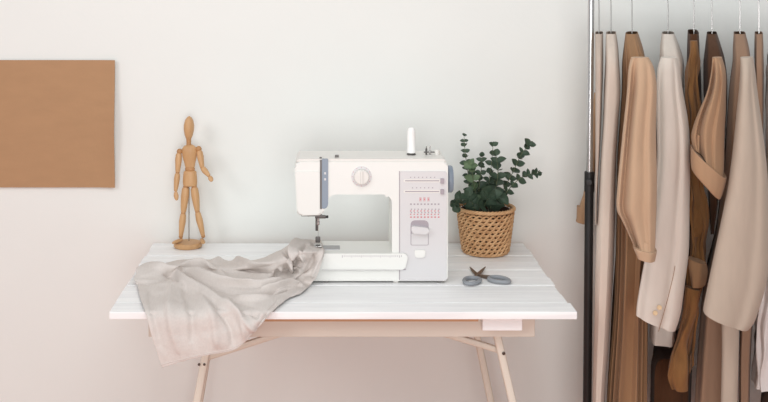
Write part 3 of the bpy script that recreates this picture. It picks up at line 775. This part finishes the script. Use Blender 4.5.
#CLOTH#
# ------------------------------------------------------------------ linen cloth
import numpy as np
def build_linen():
    ED = 2.730
    T = lambda px, py, h: on_table(px, py, TZ + h)
    P = lambda px, py, D: at(px, py, D)
    G = np.array([[list(v) for v in r] for r in [
     [T(141,267,.004),T(165,263,.004),T(192,258.5,.008),T(225,262,.006),T(255,260,.016),T(280,250,.05),T(298,240,.094),T(321,240,.089)],
     [T(136,273,.026),T(163,268,.028),T(192,264,.024),T(226,267,.024),T(257,264,.044),T(280,256,.08),T(299,246,.104),T(323,246,.090)],
     [T(134,280,.018),T(165,276,.014),T(195,272,.012),T(228,274,.012),T(258,272,.03),T(283,263,.07),T(301,252,.105),T(324,252,.089)],
     [T(137,285,.008),T(168,282,.016),T(200,279,.022),T(230,281,.022),T(260,280,.030),P(286,270,2.99),P(304,263,2.970),P(322,262,2.970)],
     [T(140,298,.007),T(170,294,.009),T(203,291,.012),T(236,289,.014),T(264,287,.024),T(290,279,.028),P(305,274,2.963),P(317,276,2.964)],
     [P(145,312,ED+.004),P(174,311,ED+.004),P(206,310,ED+.004),T(240,305,.008),T(266,296,.016),T(291,286,.016),T(302,283,.010),T(311,284,.006)],
     [P(152,338,ED-.018),P(178,337,ED-.02),P(207,335,ED-.02),P(240,326,ED-.014),P(263,313,ED),T(281,298,.009),T(296,292,.010),T(305,290,.006)],
     [P(162,368,ED-.02),P(185,361,ED-.022),P(209,355,ED-.022),P(236,349,ED-.018),P(256,330,ED-.014),P(272,312,ED+.002),T(287,299,.006),T(300,294,.005)]]])
    def grow(A, n):
        m = len(A); out = []
        for q in np.linspace(0, m - 1, n):
            i = min(int(q), m - 2); f = q - i
            a, b, c, d = A[max(i-1, 0)], A[i], A[i+1], A[min(i+2, m-1)]
            out.append(.5*(2*b + (c-a)*f + (2*a-5*b+4*c-d)*f*f + (-a+3*b-3*c+d)*f**3))
        return np.array(out)
    n = 180
    V = np.swapaxes(grow(np.swapaxes(grow(G, n), 0, 1), n), 0, 1)
    du = np.gradient(V, axis=1); dv = np.gradient(V, axis=0)
    N = np.cross(dv, du); N /= np.linalg.norm(N, axis=2, keepdims=True) + 1e-9
    N *= np.where((N[..., 2:3] - N[..., 1:2]) < 0, -1, 1)
    px = CX + V[..., 0]*F/V[..., 1]; py = CY + (CZ - V[..., 2])*F/V[..., 1]
    # folds : (path, half width, height)
    folds = [
      ([(137,272),(152,268),(168,270),(178,273)], 4.0, .010),
      ([(136,284),(150,283),(163,280),(171,276)], 1.8, -.014),
      ([(166,275),(172,276),(176,281)], 2.0, -.014),
      ([(172,272),(180,277),(196,288),(214,299),(236,314),(252,330)], 3.2, .012),
      ([(182,274),(200,282),(222,292),(240,303),(258,318)], 3.2, -.009),
      ([(176,271),(196,275),(220,283),(246,286),(268,284),(282,282)], 3.4, .014),
      ([(210,287),(236,293),(262,293),(276,290)], 2.2, -.010),
      ([(228,297),(252,299),(268,297)], 3.0, .008),
      ([(178,268),(196,265),(210,268),(222,275)], 3.0, .012),
      ([(188,261),(204,263),(220,265)], 2.0, -.009),
      ([(214,262),(232,261),(252,266),(270,264)], 2.6, .011),
      ([(236,270),(254,271),(272,272)], 2.6, -.010),
      ([(284,252),(289,260),(290,268)], 1.9, -.015),
      ([(296,241),(291,252),(296,266),(302,274)], 3.0, .010),
      ([(316,254),(310,264),(302,274),(296,281)], 2.4, -.013),
      ([(322,250),(318,262),(312,276)], 2.4, .006),
      ([(262,290),(276,288),(290,284),(302,287)], 2.0, .012),
      ([(262,294),(276,293),(288,290)], 1.4, -.010),
      ([(172,285),(168,305),(172,330),(178,350)], 6.0, .006),
      ([(184,288),(190,310),(192,340)], 5.0, -.006),
      ([(200,296),(212,318),(216,345)], 4.5, .006),
      ([(214,304),(228,325),(232,344)], 4.0, -.006),
      ([(226,306),(240,322),(244,338)], 3.0, .006),
      ([(150,290),(152,310),(160,345)], 4.0, -.004),
      ([(280,268),(270,280),(256,284)], 2.4, -.009),
      ([(306,244),(300,250),(303,262)], 2.0, -.008),
    ]
    H = np.zeros_like(px)
    flat = np.where(py < 312, 1.7, 1.0)          # the table top is seen at a slant
    for path, w, h in folds:
        Q = np.array(cr(path, 8)); best = np.full_like(px, 1e9); tt = np.zeros_like(px); sg = np.zeros_like(px)
        for i in range(len(Q) - 1):
            ax, ay = Q[i]; bx, by = Q[i+1]; dx, dy = bx-ax, by-ay; L = dx*dx + dy*dy + 1e-9
            t = np.clip(((px-ax)*dx + (py-ay)*dy)/L, 0, 1)
            d = np.hypot(px - ax - t*dx, (py - ay - t*dy)*flat)
            tt = np.where(d < best, (i + t)/(len(Q)-1), tt); sg = np.where(d < best, (py - ay)*dx - (px - ax)*dy, sg); best = np.minimum(best, d)
        ww = np.where(sg > 0, w*.62, w*1.25)          # folds lean over : steep on the near side
        H += (1.9 if h > 0 else 2.4)*h*(.75*np.exp(-(best/ww)**2) + .25*np.exp(-np.abs(best)/(ww*.5)))*np.sin(np.pi*np.clip(.12 + .8*tt, 0, 1))**.6
    for r in range(n):
        for c in range(n):
            p = V[r, c]
            H[r, c] += .0022*noise.noise(Vector((p[0]*22, p[1]*22, p[2]*22))) + .0012*noise.noise(Vector((p[0]*60, p[1]*60 + 9, p[2]*60)))
    V = V + N*H[..., None]
    # rest on the table and on the machine bed
    sc = 3.0/F; bt = CZ - (252.5 - CY)*sc + .003; xb = (302 - CX)*sc; fy = 3.046; fx = (318.2 - CX)*sc*3.05/3.0
    def settle(p):
        a, b = TZ + .004 - p[2], p[1] - 2.7355
        if a > 0 and b > 0:
            if a < b: p[2] = TZ + .004
            else: p[1] = 2.7355
        if abs(p[0] - fx) < .019 and abs(p[1] - fy) < .024 and p[2] > bt: p[2] = bt + .0005
        if p[0] > xb:
            a, b = bt - p[2], p[1] - 2.9825
            if a > 0 and b > 0:
                if a < b: p[2] = bt
                else: p[1] = 2.9825
    # hem line : a slightly thicker double edge
    bm = nb(); B = [[bm.verts.new(V[r, c]) for c in range(n)] for r in range(n)]
    for r in range(n - 1):
        for c in range(n - 1): bm.faces.new((B[r][c], B[r][c+1], B[r+1][c+1], B[r+1][c]))
    for it in range(4):
        for v in bm.verts: settle(v.co)
        if it < 3: bmesh.ops.smooth_vert(bm, verts=bm.verts, factor=.5, use_axis_x=True, use_axis_y=True, use_axis_z=True)
    B_hem = [B[n - 5][c].co.copy() for c in range(n)]
    o = link('linen_cloth', bm, M['linen'], angle=None)
    so = o.modifiers.new('thickness', 'SOLIDIFY'); so.thickness = .0012; so.offset = 0
    o['label'] = 'crumpled pale grey-beige linen cloth draped from the sewing machine over the table edge'; o['category'] = 'fabric'
    hm = link('hem', tube(nb(), [B_hem[c] + Vector((0, -.0004, 0)) for c in range(0, int(n*.58), 2)], .0011, 6), M['linen'], o)
    hm.matrix_parent_inverse = Matrix.Identity(4)
build_linen()
